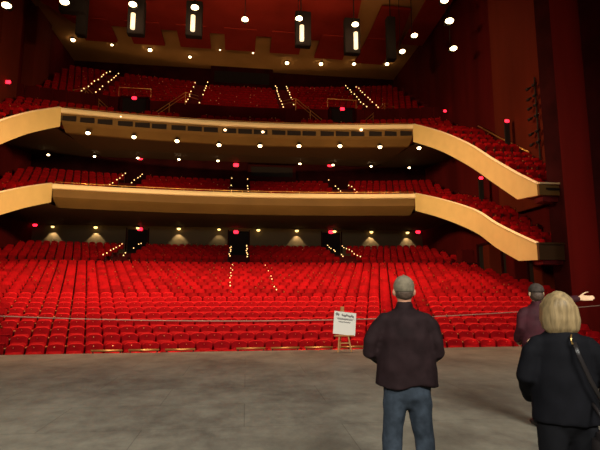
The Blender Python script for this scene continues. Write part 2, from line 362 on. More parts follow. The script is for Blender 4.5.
# cross wall of the upper balcony with its two dark vomitory doors
cw = MB()
for x0, x1 in [(-WX, -9.9), (-7.7, 7.9), (10.1, WX)]:
    n = 8
    for i in range(n):
        a = x0 + (x1 - x0) * i / n; c = x0 + (x1 - x0) * (i + 1) / n; m_ = (a + c) / 2
        cw.box((a, arc(m_, 40.2), 15.2), (c, arc(m_, 40.2) + .2, 17.85))
o = cw.build('wall_cross_aisle', M['redwall']); struct(o, 'red cross aisle wall between front and upper balcony seats', 'wall')
for k, x in enumerate((-8.8, 9.0)):
    y = arc(x, 39.7)
    o = empty('door_%d' % (k + 5), (x, y, 15.3)); struct(o, 'dark doorway block in upper balcony, %s' % ('left' if k == 0 else 'right'), 'door')
    b = MB(); b.box((-1.15, 0, .3), (-.95, 1.0, 2.5)); b.box((.95, 0, .3), (1.15, 1.0, 2.5)); b.box((-1.15, 0, 2.4), (1.15, 1.0, 2.55)); b.build('door_frame', M['darkwall'], o)
    MB().box((-.95, .1, .3), (.95, .3, 2.4)).build('door_leaf', M['pit'], o)  # black panel as painted dark of the open passage
    r = empty('stair_railing', (x, y, 17.85)); tag(r, 'brass railing above the %s dark doorway of the upper balcony' % ('left' if k == 0 else 'right'), 'railing', 'brass railings round the balcony doorways')
    MB().tube([(-1.3, .1, 0), (-1.3, .1, .75), (1.3, .1, .75), (1.3, .1, 0)], .035, 6).build('guard_rail', M['gold'], r)
    for s in (-1, 1):
        for dz in (0, .3):
            MB().tube([(s * 1.6, -.3, -1.9 + dz), (s * 4.1, .5, .5 + dz), (s * 5.1, 1.4, .6 + dz)] + ([(s * 7.2, 1.2, .1 + dz)] if s * x > 0 else []), .035, 6).build('sloping_rail', M['gold'], r)
        b = MB()
        for u in (0, .5, 1): b.tube([(s * (1.6 + 2.5 * u), -.3 + .8 * u, -2.5 + 2.4 * u - (.2 if u > .9 else 0)), (s * (1.6 + 2.5 * u), -.3 + .8 * u, -1.6 + 2.4 * u)], .03, 6)
        b.build('rail_post', M['gold'], r)

# rear stalls parapet
b = MB(); xs = [-WX + i * 1.0 for i in range(37)]
b.grid([[Vector((x, arc(x, 35.7), 2.8)), Vector((x, arc(x, 35.7), 3.75)), Vector((x, arc(x, 35.7) + .15, 3.75)), Vector((x, arc(x, 35.7) + .15, 2.8))] for x in xs], closed=True)
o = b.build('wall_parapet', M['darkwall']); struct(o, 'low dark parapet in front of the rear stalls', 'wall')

# ceiling: hanging maroon panels with teeth
def cpanel(pts, z, label, th=.25):
    n = len(pts); vs = [(x, y, z) for x, y in pts] + [(x, y, z + th) for x, y in pts]
    fs = [tuple(range(n))[::-1], tuple(range(n, 2 * n))] + [(i, (i + 1) % n, n + (i + 1) % n, n + i) for i in range(n)]
    o = mesh_obj('ceiling_panel', vs, fs, M['panel']); return tag(o, label, 'ceiling panel', 'maroon ceiling panels', 'structure')
centres = [-13.5, -9.0, -4.5, -.1, 4.4, 9.1, 13.6]
for i, x in enumerate(centres):
    yb = 45.2 + (.5 if i in (5,) else 0) + (1.0 if i == 6 else 0)
    cpanel([(x - 1.5, 41.2), (x + 1.5, 41.2), (x + 1.5, yb), (x - 1.5, yb)], 25.8, 'maroon ceiling panel tooth, %s from the left' % ordn(i + 1))
cpanel([(-17.5, 24), (9.2, 24), (9.2, 30), (10.9, 42.4), (-15.2, 42.4), (-17.5, 38)], 25.9, 'wide maroon ceiling panel spanning the middle above the teeth')
cpanel([(12.0, 36.4), (14.6, 36.4), (15.6, 43.0), (12.2, 43.0)], 25.9, 'slanted maroon ceiling panel behind the unlit housing')
cpanel([(15.4, 34.0), (17.6, 34.0), (17.9, 42.0), (15.8, 42.0)], 25.9, 'slanted maroon ceiling panel beside the right wall')
# dark coffers with lamps: boxes hanging in the gaps
def pend(px, py0, py1, d, wd, glow, label, dark_off=0):
    a = at(px, py0, y=d); c = at(px, py1, y=d)
    o = empty('hanging_light', (a.x, a.y, 26.5)); tag(o, label, 'hanging light', 'tall lights in dark housings at the ceiling')
    zt, zb = a.z - 26.5, c.z - 26.5
    MB().box((-wd + dark_off, .3, zb - .25), (wd + dark_off, .9, zt + 1.4), bev=.04).build('housing', M['pit'], o)
    MB().tube([(0, .6, zt + 1.3), (0, .6, max(zt + 1.5, -.0))], .05, 6).build('hanging_rod', M['black'], o)
    if glow: MB().tube([(0, .1, zb), (0, .1, zt)], .17, 12).build('glowing_tube', M['tube'], o, True)
for px, y0, y1, d, lab, off in [(133, 13, 28, 34, 'tall glowing white light in a dark housing, leftmost', .15), (193, 15, 30, 34, 'tall glowing white light, second from the left', .05),
                      (302, 25, 40, 34, 'tall glowing white light near the centre of the ceiling', .15), (356, 32, 48, 34, 'tall glowing white light, rightmost', -.2)]:
    pend(px, y0, y1, d, .62, True, lab, off)
pend(80, 8, 29, 34, .35, False, 'dark unlit hanging housing at the upper left'); pend(70, 3, 5, 33.5, .9, False, 'small dark hanging housing at the far upper left')
pend(393, 30, 54, 34, .35, False, 'dark unlit hanging housing at the upper right')

# ------------------------------------------------------------------ lamps
def lamp(name, loc, r, bulb, label, cat, group, rest='ceiling', housing=True):
    o = empty(name, loc); tag(o, label, cat, group)
    MB().ball((0, 0, 0), (r, r, r * .75), seg=12, rings=8).build('bulb', bulb, o, True)
    if housing: MB().tube([(0, 0, r * .3), (0, 0, r * .9), (0, 0, r * 1.6)], [r * 1.25, r * 1.2, r * .7], 12).build('housing', M['black'], o, True)
    return o
def spot(loc, tgt, power, ang, col=(1, .72, .36), blend=.6, r=.05):
    l = bpy.data.lights.new('downlight_beam', 'SPOT'); l.energy = power; l.spot_size = math.radians(ang); l.spot_blend = blend; l.color = col; l.shadow_soft_size = r
    o = bpy.data.objects.new('downlight_beam', l); C.objects.link(o); o.location = loc
    o.rotation_euler = (Vector(tgt) - Vector(loc)).to_track_quat('-Z', 'Y').to_euler(); return o
dark_at = (2, 5, 7)
for i, px in enumerate([47, 93, 136, 177, 217, 255, 294, 332, 371, 408]):
    x = -16.2 + i * 3.62
    p = Vector((x, 43.62, 7.28))
    lamp('downlight', p, .17 if i not in (0, 2, 4) else .14, M['bulb_y'], 'round yellow downlight over the rear stalls, %s from the left' % ordn(i + 1), 'ceiling lamp', 'downlights under the lower balcony')
    if i not in dark_at:
        spot(p - Vector((0, 0, .16)), p + Vector((0, 0, -1)), 170 if i != 4 else 60, 86, (1, .74, .42), .25, .02)
    else: spot(p - Vector((0, 0, .2)), p + Vector((0, -.5, -1)), 8, 70)
for i, (px, py) in enumerate([(88, 133), (134, 137), (177, 141), (219, 145), (260, 146), (299, 146), (340, 146), (380, 147), (419, 148)]):
    p = at(px, py, z=12.42)
    lamp('downlight', p, .15, M['bulb'], 'round white downlight near upper balcony front underside, %s from the left' % ordn(i + 1), 'ceiling lamp', 'front downlights under the upper balcony')
for i, (px, py) in enumerate([(49, 146), (95, 149), (138, 152.5), (179, 156), (218, 159), (300, 160), (333, 161), (371, 160), (409, 161)]):
    p = at(px, py, y=40.6)
    p.z = min(p.z, 12.95)
    lamp('downlight', p, .11, M['bulb'], 'small rear downlight over lower balcony seats, %s from the left' % ordn(i + 1), 'ceiling lamp', 'rear downlights under the upper balcony')
for i, (px, py) in enumerate([(122, 118.5), (225, 129), (263, 131), (360, 131.5)]):
    q = at(px, py, y=33.3); p = Vector((q.x, arc(q.x, 33.55) - .02, q.z))
    lamp('fascia_lamp', p, .11, M['bulb_dim'], 'small dim lamp between vent slots of upper balcony front, %s from left' % ordn(i + 1), 'lamp', 'small lamps on the upper balcony front', housing=False)
for i, (px, py) in enumerate([(95, 197), (195, 202), (290, 205), (382, 205)]):
    q = at(px, py, y=34.6); p = Vector((q.x, arc(q.x, 34.5) + .2, q.z))
    lamp('fascia_lamp', p, .10, M['bulb_dim'], 'small dim lamp on lower balcony front, %s from the left' % ordn(i + 1), 'lamp', 'small lamps on the lower balcony front', housing=False)
for i, (px, py, r) in enumerate([(73, 40, .2), (112, 45, .12), (150, 50, .2), (190, 57, .14), (287, 63, .2), (321, 64, .2), (354, 64, .18), (387, 64, .2)]):
    p = at(px, py, z=26.3)
    lamp('downlight', p, r, M['bulb'], 'bright ceiling lamp above the upper gallery, %s from the left' % ordn(i + 1), 'ceiling lamp', 'ceiling lamps over the upper gallery')
for i, (px, py) in enumerate([(186, 45), (220, 50), (253, 53), (290, 53)]):
    lamp('downlight', at(px, py, z=26.35), .1, M['bulb_dim'], 'tiny dim ceiling lamp between maroon panels, %s from the left' % ordn(i + 1), 'ceiling lamp', 'tiny dim lamps between the ceiling panels')
# disc floodlights hanging near the top of the picture
def flood(px, py, d, r, label):
    r *= .8; p = at(px, py, y=d)
    o = empty('ceiling_floodlight', p); tag(o, label, 'floodlight', 'round floodlights hung from the ceiling')
    MB().ball((0, -.05, 0), (r * 1.15, .3, r * .62), seg=16).build('lens', M['bulb'], o, True)
    MB().tube([(0, .0, r * .1), (0, .35, r * .4), (0, .6, r * .5)], [r * 1.2, r * .95, r * .4], 14).build('housing', M['black'], o, True)
    MB().tube([(0, .4, r * .3), (0, .4, 26.5 - p.z)], .03, 6).build('hanging_rod', M['black'], o)
for px, py, d, r, lab in [(7, 6, 31, .32, 'floodlight in the top left corner'), (65, 2.5, 31, .32, 'floodlight above the unlit dark housing'), (133, 5, 33, .3, 'floodlight above the leftmost glowing tube'),
                     (195, 8, 33, .3, 'floodlight above the second glowing tube'), (245, 20, 33, .26, 'floodlight alone near top centre'), (299, 19, 33, .28, 'floodlight above the centre glowing tube'),
                     (355, 25, 33, .28, 'floodlight above the rightmost glowing tube'), (414, 36, 33, .26, 'floodlight left of the brightest one'), (402, 52, 34, .24, 'lowest floodlight beside the dark housing'),
                     (449, 21.5, 29, .32, 'large bright floodlight at the upper right'), (453, 49, 30, .26, 'floodlight directly below the large bright one'), (444, 1, 29, .3, 'floodlight cut by the top edge at the right')]:
    flood(px, py, d, r, 'round white ' + lab)
# red exit lamps
def redlamp(p, label, r=.15, post=0, rear=None):
    o = empty('exit_lamp', p); tag(o, label, 'exit lamp', 'red exit lamps')
    MB().box((-r * 1.5, -r * .5, -r), (r * 1.5, r * .5, r), bev=r * .4).build('red_lens', M['redbulb'], o, True)
    MB().box((-r * 1.9, r * .4, -r * 1.3), (r * 1.9, r * .8, r * 1.3)).build('housing', M['black'], o)
    if post: MB().box((-.16, .0, -post), (.16, .12, -r * 1.2)).build('post', M['black'], o)
for i, (px, py) in enumerate([(140, 229), (236, 232), (331, 232), (418, 232)]):
    redlamp(at(px, py, y=43.75), 'red exit lamp at the back of the stalls, %s from left' % ordn(i + 2), .15)
redlamp(at(35, 225, y=43.75), 'red exit lamp at the far left back of stalls', .12)
for i, (px, py) in enumerate([(38, 150), (140, 158), (236, 165), (330, 165), (415, 165)]):
    p = at(px, py, y=42.45 if i != 2 else 42.4); redlamp(p, 'red exit lamp behind the lower balcony, %s from left' % ordn(i + 1), .16)
for px, py, lab in [(137, 97, 'left'), (340, 105, 'right')]:
    x = {'left': -8.8, 'right': 9.0}[lab]; redlamp(Vector((x, arc(x, 39.7) - .1, 17.65)), 'red exit lamp on the %s doorway block of upper balcony' % lab, .13)
redlamp(at(8, 82, x=-17.15), 'red exit lamp high on the left side wall', .13)
redlamp(at(445, 111, x=17.6), 'red exit lamp at the right end of the upper balcony', .10)
redlamp(at(507, 121, x=16.9), 'red exit lamp on a tall dark post, upper right arm', .10, post=2.3)
redlamp(at(481, 178, x=16.9), 'red exit lamp on a dark post, lower right arm', .10, post=2.3)

# ------------------------------------------------------------------ seats
def seat_parts():
    W = .25
    # curved, padded backrest with rounded top corners
    prof = []
    nx, nz = 9, 9
    def back(u, v, side):
        x = (u * 2 - 1) * W; z = .36 + v * .60
        top = .045 * (abs(u * 2 - 1) ** 4) * (1 if v > .5 else 0)
        z -= top * (v - .5) * 2 * 1.6
        puff = .035 * (1 - (abs(u * 2 - 1)) ** 3) * math.sin(PI * min(max(v, .03), .97)) ** .5
        y = .02 + v * .14 + .03 * (1 - (u * 2 - 1) ** 2) * 1.0
        return Vector((x, y - puff - .03 if side == 0 else y + .055, z))
    b = MB()
    fr = [[back(i / (nx - 1), j / (nz - 1), 0) for i in range(nx)] for j in range(nz)]
    bk = [[back(i / (nx - 1), j / (nz - 1), 1) for i in range(nx)] for j in range(nz)]
    b.grid(fr, 0); b.grid([r[::-1] for r in bk], 1)
    b.grid([fr[-1], [(p + q) / 2 + Vector((0, 0, .025)) for p, q in zip(fr[-1], bk[-1])], bk[-1]], 0)
    b.grid([bk[0], fr[0]], 1)
    b.grid([[r[0] for r in bk], [r[0] for r in fr]], 0); b.grid([[r[-1] for r in fr], [r[-1] for r in bk]], 0)
    back_b = b
    c = MB()   # tipped-up cushion
    mt = Matrix.Translation((0, -.055, .40)) @ Matrix.Rotation(math.radians(-14), 4, 'X')
    c.box((-.235, -.055, 0), (.235, .05, .37), bev=.04, mat4=mt)
    a = MB(); a.box((-.025, -.30, .60), (.025, .10, .635), bev=.012)
    s = MB(); s.box((-.018, -.22, 0), (.018, .08, .60)); s.box((-.03, -.26, 0), (.03, .12, .03))
    n = MB(); n.ball((0, 0, 0), (.013, .010, .013), seg=6, rings=4)
    return back_b, c, a, s, n
SB, SC, SA, SS, SN = seat_parts()
def lowseat():
    b = MB()
    W = .245
    fr = []; top = [(-W, .86), (-W * .8, .95), (0, .975), (W * .8, .95), (W, .86)]
    f0 = [Vector((x, .02 - .035 * (1 - (x / W) ** 2), .38)) for x, z in top]; f1 = [Vector((x, .10 - .035 * (1 - (x / W) ** 2), .7)) for x, z in top]
    f2 = [Vector((x, .15, z)) for x, z in top]; f3 = [Vector((x, .21, z - .01)) for x, z in top]; f4 = [Vector((x, .1, .38)) for x, z in top]
    b.grid([f0, f1, f2], 0); b.grid([f2, f3], 0); b.grid([f3, f4], 1); b.grid([[p[0] for p in (f4, f3)], [f0[0], f2[0]]], 0); b.grid([[f0[-1], f2[-1]], [p[-1] for p in (f4, f3)]], 0)
    b.box((-.22, -.10, .41), (.22, .0, .76), 2)
    b.box((.255, -.26, .60), (.30, .10, .635), 3)
    b.box((.262, -.18, 0), (.292, .08, .60), 1)
    return b
LS = lowseat()
proto_mesh = {}
def make_seat(loc, rz):
    r = empty('theatre_seat', loc, rz)
    if not proto_mesh:
        p = [SB.build('backrest', [M['velvet'], M['seat_shell']], r, True), SC.build('seat_cushion', M['velvet_cushion'], r, True)]
        for s in (-.28, .28):
            o = SA.build('armrest', M['wood'], r); o.location = (s, 0, 0); p.append(o)
            q = SS.build('side_frame', M['seat_shell'], r); q.location = (s, 0, 0); p.append(q)
        o = SN.build('number_plate', M['brass'], r); o.location = (0, -.035, .90); o.parent = p[0]  # rounded brass stud added to catch a sparkle
        proto_mesh['root'] = r; proto_mesh['parts'] = p; proto_mesh['plate'] = o
        return r
    for k, s in enumerate(proto_mesh['parts']):
        c = s.copy(); C.objects.link(c); c.parent = r
        if k == 0: d = proto_mesh['plate'].copy(); C.objects.link(d); d.parent = c
    return r
PITCHX, ROWD = .565, .95
cands = []
def inframe(p, mx=0, my=0):
    u, v, w_ = proj(p); return w_ > 0 and -mx < u < 600 + mx and -my < v < 450 + my
BLOCK = [(15.3, 18.8, 18, 21.6, -2, 26), (14.2, 16.4, 18, 19, -2, 26), (13.4, 13.4, 18, 16.3, -2, 26), (-18, 34.3, -17.3, 37.7, 13, 26), (-18, 39.3, -17.1, 42.7, 15, 26), (-18, 19.8, -16.6, 31.2, 13, 26), (16.9, 22, 18, 35, -2, 4.8)]
def blocked(p):
    return any(a - .35 < p.x < c + .35 and b - .3 < p.y < d + .3 and e < p.z < f for a, b, c, d, e, f in BLOCK)
def ring(depth, z, x0, x1, off, gaps, lst, tagk):
    n = int((x1 - x0) / PITCHX)
    for i in range(n):
        x = x0 + (i + .5 + off) * PITCHX
        if x > x1 - .2 or any(abs(x - g) < gw for g, gw in gaps): continue
        y = arc(x, depth); rz = -math.atan(2 * 1.3 * (x - XC) / 169.)
        if not inframe((x, y, z + .8), 70, 60) or blocked(Vector((x, y, z))): continue
        lst.append((Vector((x, y, z)), rz, tagk))
stalls, rest = [], []
for k in range(21):
    d = 15.05 + k * ROWD
    ring(d, zo(14.6 + k * ROWD + .4), -17.4, 17.2, (k % 2) * .5, [], stalls, k)
def hidden(p):
    u, v, _ = proj(p + Vector((0, 0, .8)))
    return (376 < u < 431 and 300 < v) or (535 < u < 600 and v > 300)
vis = [s for s in stalls if inframe(s[0] + Vector((0, 0, .75)), -3, 0) and not hidden(s[0])]
vis.sort(key=lambda s: (s[2], s[0].x))
ind = vis[:300]; ids = set(id(s) for s in ind)
rest = [s for s in stalls if id(s) not in ids]
cnt = {}
for p, rz, k in ind:
    cnt[k] = cnt.get(k, 0) + 1
    o = make_seat(p, rz)
    o['label'] = 'red plush theatre seat, %s from left in the %s row from the stage' % (ordn(cnt[k]), ordn(k + 1)); o['category'] = 'seat'; o['group'] = 'red plush seats of the stalls'
# rear stalls
G3 = [(-9, .95), (.1, .95), (8.9, .95)]
for k in range(8): ring(36.2 + (k + .55) * 7.4 / 8, 3.35 + k * 1.5 / 7, -17.4, 17.3, (k % 2) * .5, G3, rest, 0)
for k in range(8): ring(34.9 + (k + .6) * 7.5 / 8, ZM0 - 1.05 + k * (10.75 - ZM0 + 1.05) / 7, -17.4, 17.3, (k % 2) * .5, G3, rest, 0)
for k in range(5): ring(34.1 + (k + .6), ZU0 - 1.05 + k * (15.4 - ZU0 + 1.05) / 4, -17.4, 17.3, (k % 2) * .5, [(-4.2, .8), (4.5, .8), (-8.8, 1.2), (9, 1.2)][: 2 if k < 4 else 4], rest, 0)
G4 = [(-12.9, .8), (-4.2, .8), (4.5, .8), (12.2, .8)]
for k in range(11): ring(40.4 + (k + .6) * 10.6 / 12, 17.1 + k * 6.9 / 11, -17.2, 17.2, (k % 2) * .5, G4 + ([(0.2, 3.6)] if k > 9 else []), rest, 0)
# arms
def cat(path, y0, z0):
    steps = 12
    for s in (1, -1):
        for k in range(steps):
            a = path[int(k * 40 / steps)]; c = path[int((k + 1) * 40 / steps)]
            ym = y0 - (a[1] + c[1]) / 2 + .1; zd = z0 + a[2] - .95
            x = XC + s * (a[0] + .75)
            while abs(x) < 17.2:
                if inframe((x, ym, zd), 60, 60) and not blocked(Vector((x, ym, zd))): rest.append((Vector((x, ym, zd)), 0, 0))
                x += s * PITCHX
cat(pathU, yU, ZU0); cat(pathL, yL, ZM0)
vs, fs, fm = [], [], []
for p, rz, k in rest:
    n = len(vs); c_, s_ = math.cos(rz), math.sin(rz)
    vs += [(p.x + v[0] * c_ - v[1] * s_, p.y + v[0] * s_ + v[1] * c_, p.z + v[2]) for v in LS.v]
    dk = random.random() < .3
    fs += [tuple(i + n for i in q) for q in LS.f]; fm += [(2 if (m_ == 0 and dk) else m_) for m_ in LS.m]
    if random.random() < .24:  # brass balls added on some seats to make scattered glints
        bb = MB().ball((p.x + random.uniform(-.2, .2), p.y - .02 * 0 + .08, p.z + 1.0), .045, seg=6, rings=4)
        n = len(vs); vs += bb.v; fs += [tuple(i + n for i in q) for q in bb.f]; fm += [4] * len(bb.f)
o = mesh_obj('theatre_seats', vs, fs, [M['velvet'], M['seat_shell'], M['velvet_cushion'], M['seat_shell'], M['brass']], None, fm, False)
tag(o, 'remaining rows of red plush seats in rear stalls and on both balconies', 'seats', kind='stuff')
print('SEATS', len(ind), len(rest), max(cnt))

# aisle lamps lining the steps
def aisle(name_lab, fn, n, group, r=.045):
    for s in (-1, 1):
        for k in range(n):
            p = fn(k, s)
            if not inframe(p) or random.random() < .2: continue
            p += Vector((random.uniform(-.07, .07), 0, random.uniform(-.05, .05)))
            o = MB().ball((0, 0, 0), r, seg=8, rings=6).build('aisle_lamp', M['aisle'], None, True); o.location = p
            tag(o, 'tiny warm step lamp, %s from the front, %s side of %s' % (ordn(k + 1), 'left' if s < 0 else 'right', name_lab), 'step lamp', group)
for x, nm in ((-9, 'left'), (.1, 'centre'), (8.9, 'right')):
    aisle('%s aisle, rear stalls' % nm, lambda k, s: Vector((x + s * .68, arc(x, 36.2 + (k + .4) * 7.4 / 8), 3.35 + k * 1.5 / 7 + .95)), 8, 'step lamps in the rear stalls')
    aisle('%s aisle, lower balcony' % nm, lambda k, s: Vector((x + s * .68, arc(x, 34.9 + (k + .4) * 7.5 / 8), ZM0 - 1.05 + k * 2.9 / 7 + .95)), 8, 'step lamps on the lower balcony')
for x, nm in ((-12.9, 'far left'), (-4.2, 'left centre'), (4.5, 'right centre'), (12.2, 'far right')):
    aisle('%s aisle, gallery' % nm, lambda k, s: Vector((x + s * .6, arc(x, 40.4 + (k + .4) * 10.6 / 12), 17.1 + k * 6.9 / 11 + .85)), 11, 'step lamps in the upper gallery', .055)
aisle('centre of the stalls', lambda k, s: Vector((.8 + s * 1.15, arc(.5, 24 + k * 1.0) - .1, zo(24 + k * 1.0) + 1.03)), 9, 'sparkling lamps on the stalls seats', .028)

# ------------------------------------------------------------------ things at the stage edge
# pit rail: gilded segments just beyond the stage edge
for i in range(10):
    x0 = -3.9 + i * .98
    if i in (3,): continue
    o = empty('pit_rail', (x0, 13.78, -1.2)); tag(o, 'short gilded rail section beyond the stage edge, %s from left' % ordn(i + 1 if i < 3 else i), 'rail', 'gilded rail sections along the orchestra pit')
    zr = 1.235
    MB().tube([(0, 0, zr), (.82, 0, zr)], .028, 8).build('bar', M['gold'], o, True)
    for xx in (.05, .77): MB().tube([(xx, 0, 0), (xx, 0, zr)], .018, 6).build('post', M['black'], o, True)
    if i > 2:
        MB().ball((.86, 0, zr - .01), (.05, .04, .04), seg=10).build('red_knob', M['velvet'], o, True)
# safety cable across the stage front, sagging between two stands outside the picture
q0, q1, q2 = at(0, 316, y=13.2), at(300, 320.5, y=13.2), at(600, 305.5, y=13.2)
def cz(x): return q0.z * (x - q1.x) * (x - q2.x) / ((q0.x - q1.x) * (q0.x - q2.x)) + q1.z * (x - q0.x) * (x - q2.x) / ((q1.x - q0.x) * (q1.x - q2.x)) + q2.z * (x - q0.x) * (x - q1.x) / ((q2.x - q0.x) * (q2.x - q1.x))
pts = [Vector((-9 + 21.5 * i / 60, 13.2, cz(-9 + 21.5 * i / 60))) for i in range(61)]; pL, pR = pts[0], pts[-1]
o = MB().tube(pts, .013, 6).build('safety_cable', M['cable'], None, True); tag(o, 'thin sagging steel cable stretched across the stage front edge', 'cable')
for p, nm in ((pL, 'left'), (pR, 'right')):
    o = empty('cable_stand', (p.x, p.y, 0)); tag(o, 'steel stand holding the %s end of the cable' % nm, 'stand', 'cable stands')
    MB().tube([(0, 0, 0), (0, 0, .03)], .18, 16).build('base', M['black'], o); MB().tube([(0, 0, .02), (0, 0, p.z + .04)], .025, 8).build('pole', M['black'], o)

# easel with the white notice
eb = at(339.8, 349.5, z=0); eb = Vector((eb.x, 13.0, 0))
es = empty('easel', eb, math.radians(2)); tag(es, 'light wooden display easel standing at the stage edge', 'easel')
TOPZ = 1.10
for s in (-1, 1): MB().tube([(s * .19, -.12, 0), (s * .03, .1, TOPZ)], .02, 6, ry=.014).build('leg', M['wood'], es)
MB().tube([(0, .42, 0), (0, .12, TOPZ - .06)], .018, 6).build('leg', M['wood'], es)
MB().box((-.05, .07, TOPZ - .06), (.05, .13, TOPZ + .12), bev=.01).build('head_block', M['wood'], es)
MB().box((-.28, -.09, .42), (.28, .0, .45), bev=.006).build('ledge', M['wood'], es)
MB().box((-.17, -.07, .22), (.17, -.05, .25)).build('cross_bar', M['wood'], es)
nb = empty('notice_board', eb + Vector((0, -.06, .46)), math.radians(2)); nb.rotation_euler = (math.radians(-9), math.radians(7), math.radians(2))
tag(nb, 'square white notice with lines of grey writing on the easel', 'notice')
MB().box((-.315, -.01, 0), (.315, .01, .62)).build('board', M['paper'], nb)
def scrawl(z, x0, x1, amp, r, seed, parent, name='writing_line'):
    rnd = random.Random(seed); pts = []; x = x0; i = 0
    while x < x1:
        pts.append((x, -.014, z + amp * math.sin(i * 1.9) * rnd.uniform(.3, 1))); x += .010 + rnd.random() * .004; i += 1
    MB().tube(pts, r, 4, ry=.002).build(name, M['ink'], parent)
scrawl(.52, -.10, .25, .05, .014, 1, nb); scrawl(.44, -.25, .28, .02, .012, 2, nb); scrawl(.415, -.22, .22, .02, .012, 6, nb); scrawl(.34, -.18, .16, .022, .009, 3, nb); scrawl(.53, -.27, -.17, .06, .016, 5, nb, 'emblem')

# side lights on the right wall: a pole with pairs of spotlights
bp = at(538, 150, x=17.3)
o = empty('spotlight_boom', bp - Vector((0, 0, 1))); tag(o, 'vertical pole of paired dark spotlights on the right wall', 'spotlight pole')
zt = at(538, 82, x=17.3).z
MB().tube([(.1, 0, 0), (.1, 0, zt - bp.z + 1.5)], .05, 8).build('pole', M['black'], o)
for k, py in enumerate((84, 95, 105, 116, 132, 143)):
    z = at(538, py, x=17.3).z - bp.z + 1
    for s in (-1, 1):
        h = MB().tube([(.0, s * .28, z + .1), (-.14, s * .3, z), (-.26, s * .31, z - .06)], [.05, .08, .09], 10).build('spotlight_head', M['black'], o, True)
# handrails on the right wall above the balcony arms
def wallrail(pts, label):
    P = [at(a, b_, x=17.35) for a, b_ in pts]
    o = MB().tube(P, .045, 6).build('wall_handrail', M['gold'], None, True); tag(o, label, 'handrail', 'brass rails along the right wall'); 
    return o
wallrail([(478, 126), (500, 138), (529, 152)], 'long brass handrail on right wall above the upper arm')
wallrail([(529, 156), (546, 168)], 'short brass handrail near the end of upper arm')

# ------------------------------------------------------------------ people
def baked(name, mb, mat_, parent, voxel, sm=4, amp=0, sc=6, stretch=(1, 1, 1)):
    me = bpy.data.meshes.new(name); me.from_pydata(mb.v, [], mb.f); me.update()
    t = bpy.data.objects.new(name, me); C.objects.link(t)
    m = t.modifiers.new('r', 'REMESH'); m.mode = 'VOXEL'; m.voxel_size = voxel; m.use_smooth_shade = True
    m = t.modifiers.new('s', 'SMOOTH'); m.factor = .6; m.iterations = sm
    dg = bpy.context.evaluated_depsgraph_get(); ev = t.evaluated_get(dg); nm = bpy.data.meshes.new_from_object(ev)
    bpy.data.objects.remove(t); bpy.data.meshes.remove(me)
    if amp:
        nm.update()
        ns = [v.normal.copy() for v in nm.vertices]
        for v, n_ in zip(nm.vertices, ns):
            q = Vector((v.co.x * stretch[0], v.co.y * stretch[1], v.co.z * stretch[2])) * sc
            v.co += n_ * (noise.noise(q) + .5 * noise.noise(q * 2.1)) * amp
    nm.name = name; nm.materials.clear(); nm.materials.append(mat_)
    nm.polygons.foreach_set('use_smooth', [True] * len(nm.polygons)); nm.update()
    o = bpy.data.objects.new(name, nm); C.objects.link(o); o.parent = parent; return o
def chain(mb, pts, seg=18):   # pts: (x,y,z,rx,ry) -> oval tube with domed ends
    P = [Vector(p[:3]) for p in pts]; r = [p[3] for p in pts]; ry = [p[4] if len(p) > 4 else p[3] for p in pts]
    d0 = (P[0] - P[1]).normalized(); d1 = (P[-1] - P[-2]).normalized()
    P = [P[0] + d0 * min(r[0], ry[0]) * .7] + P + [P[-1] + d1 * min(r[-1], ry[-1]) * .7]
    r = [r[0] * .45] + r + [r[-1] * .45]; ry = [ry[0] * .45] + ry + [ry[-1] * .45]
    mb.tube(P, r, seg, ry=ry)
def hand(mb, wrist, dirv, palm_n, side, curl=.5, L=.18, point=False):
    d = Vector(dirv).normalized(); n = Vector(palm_n); n = (n - d * n.dot(d)).normalized(); s = d.cross(n) * side
    w0 = Vector(wrist)
    pc = [w0, w0 + d * L * .25, w0 + d * L * .5]
    for k, off in enumerate((-.024, -.008, .008, .024)):
        chain(mb, [(*(w0 + s * off * .7), .014, .013), (*(w0 + d * L * .28 + s * off), .0145, .013), (*(w0 + d * L * .5 + s * off * 1.15), .012, .011)], 8)
        fl = L * (.42, .5, .47, .36)[k]; p = w0 + d * L * .5 + s * off * 1.15; a = 0; seq = [(*p, .0095)]
        for j in range(3):
            a += (0.12 if (point and k < 2) else curl) * (.5 if j == 0 else 1); dd = d * math.cos(a) + n * math.sin(a)
            p = p + dd * fl * (.42, .32, .26)[j]; seq.append((*p, (.009, .0085, .0075)[j]))
        chain(mb, seq, 8)
    p = w0 + d * L * .12 - s * .022; seq = [(*p, .013)]
    for j, (q, rr) in enumerate(((.22, .012), (.2, .0105), (.16, .009))):
        dd = (d * (.75 + .1 * j) - s * (.7 - .25 * j) + n * .25).normalized(); p = p + dd * L * q; seq.append((*p, rr))
    chain(mb, seq, 8)
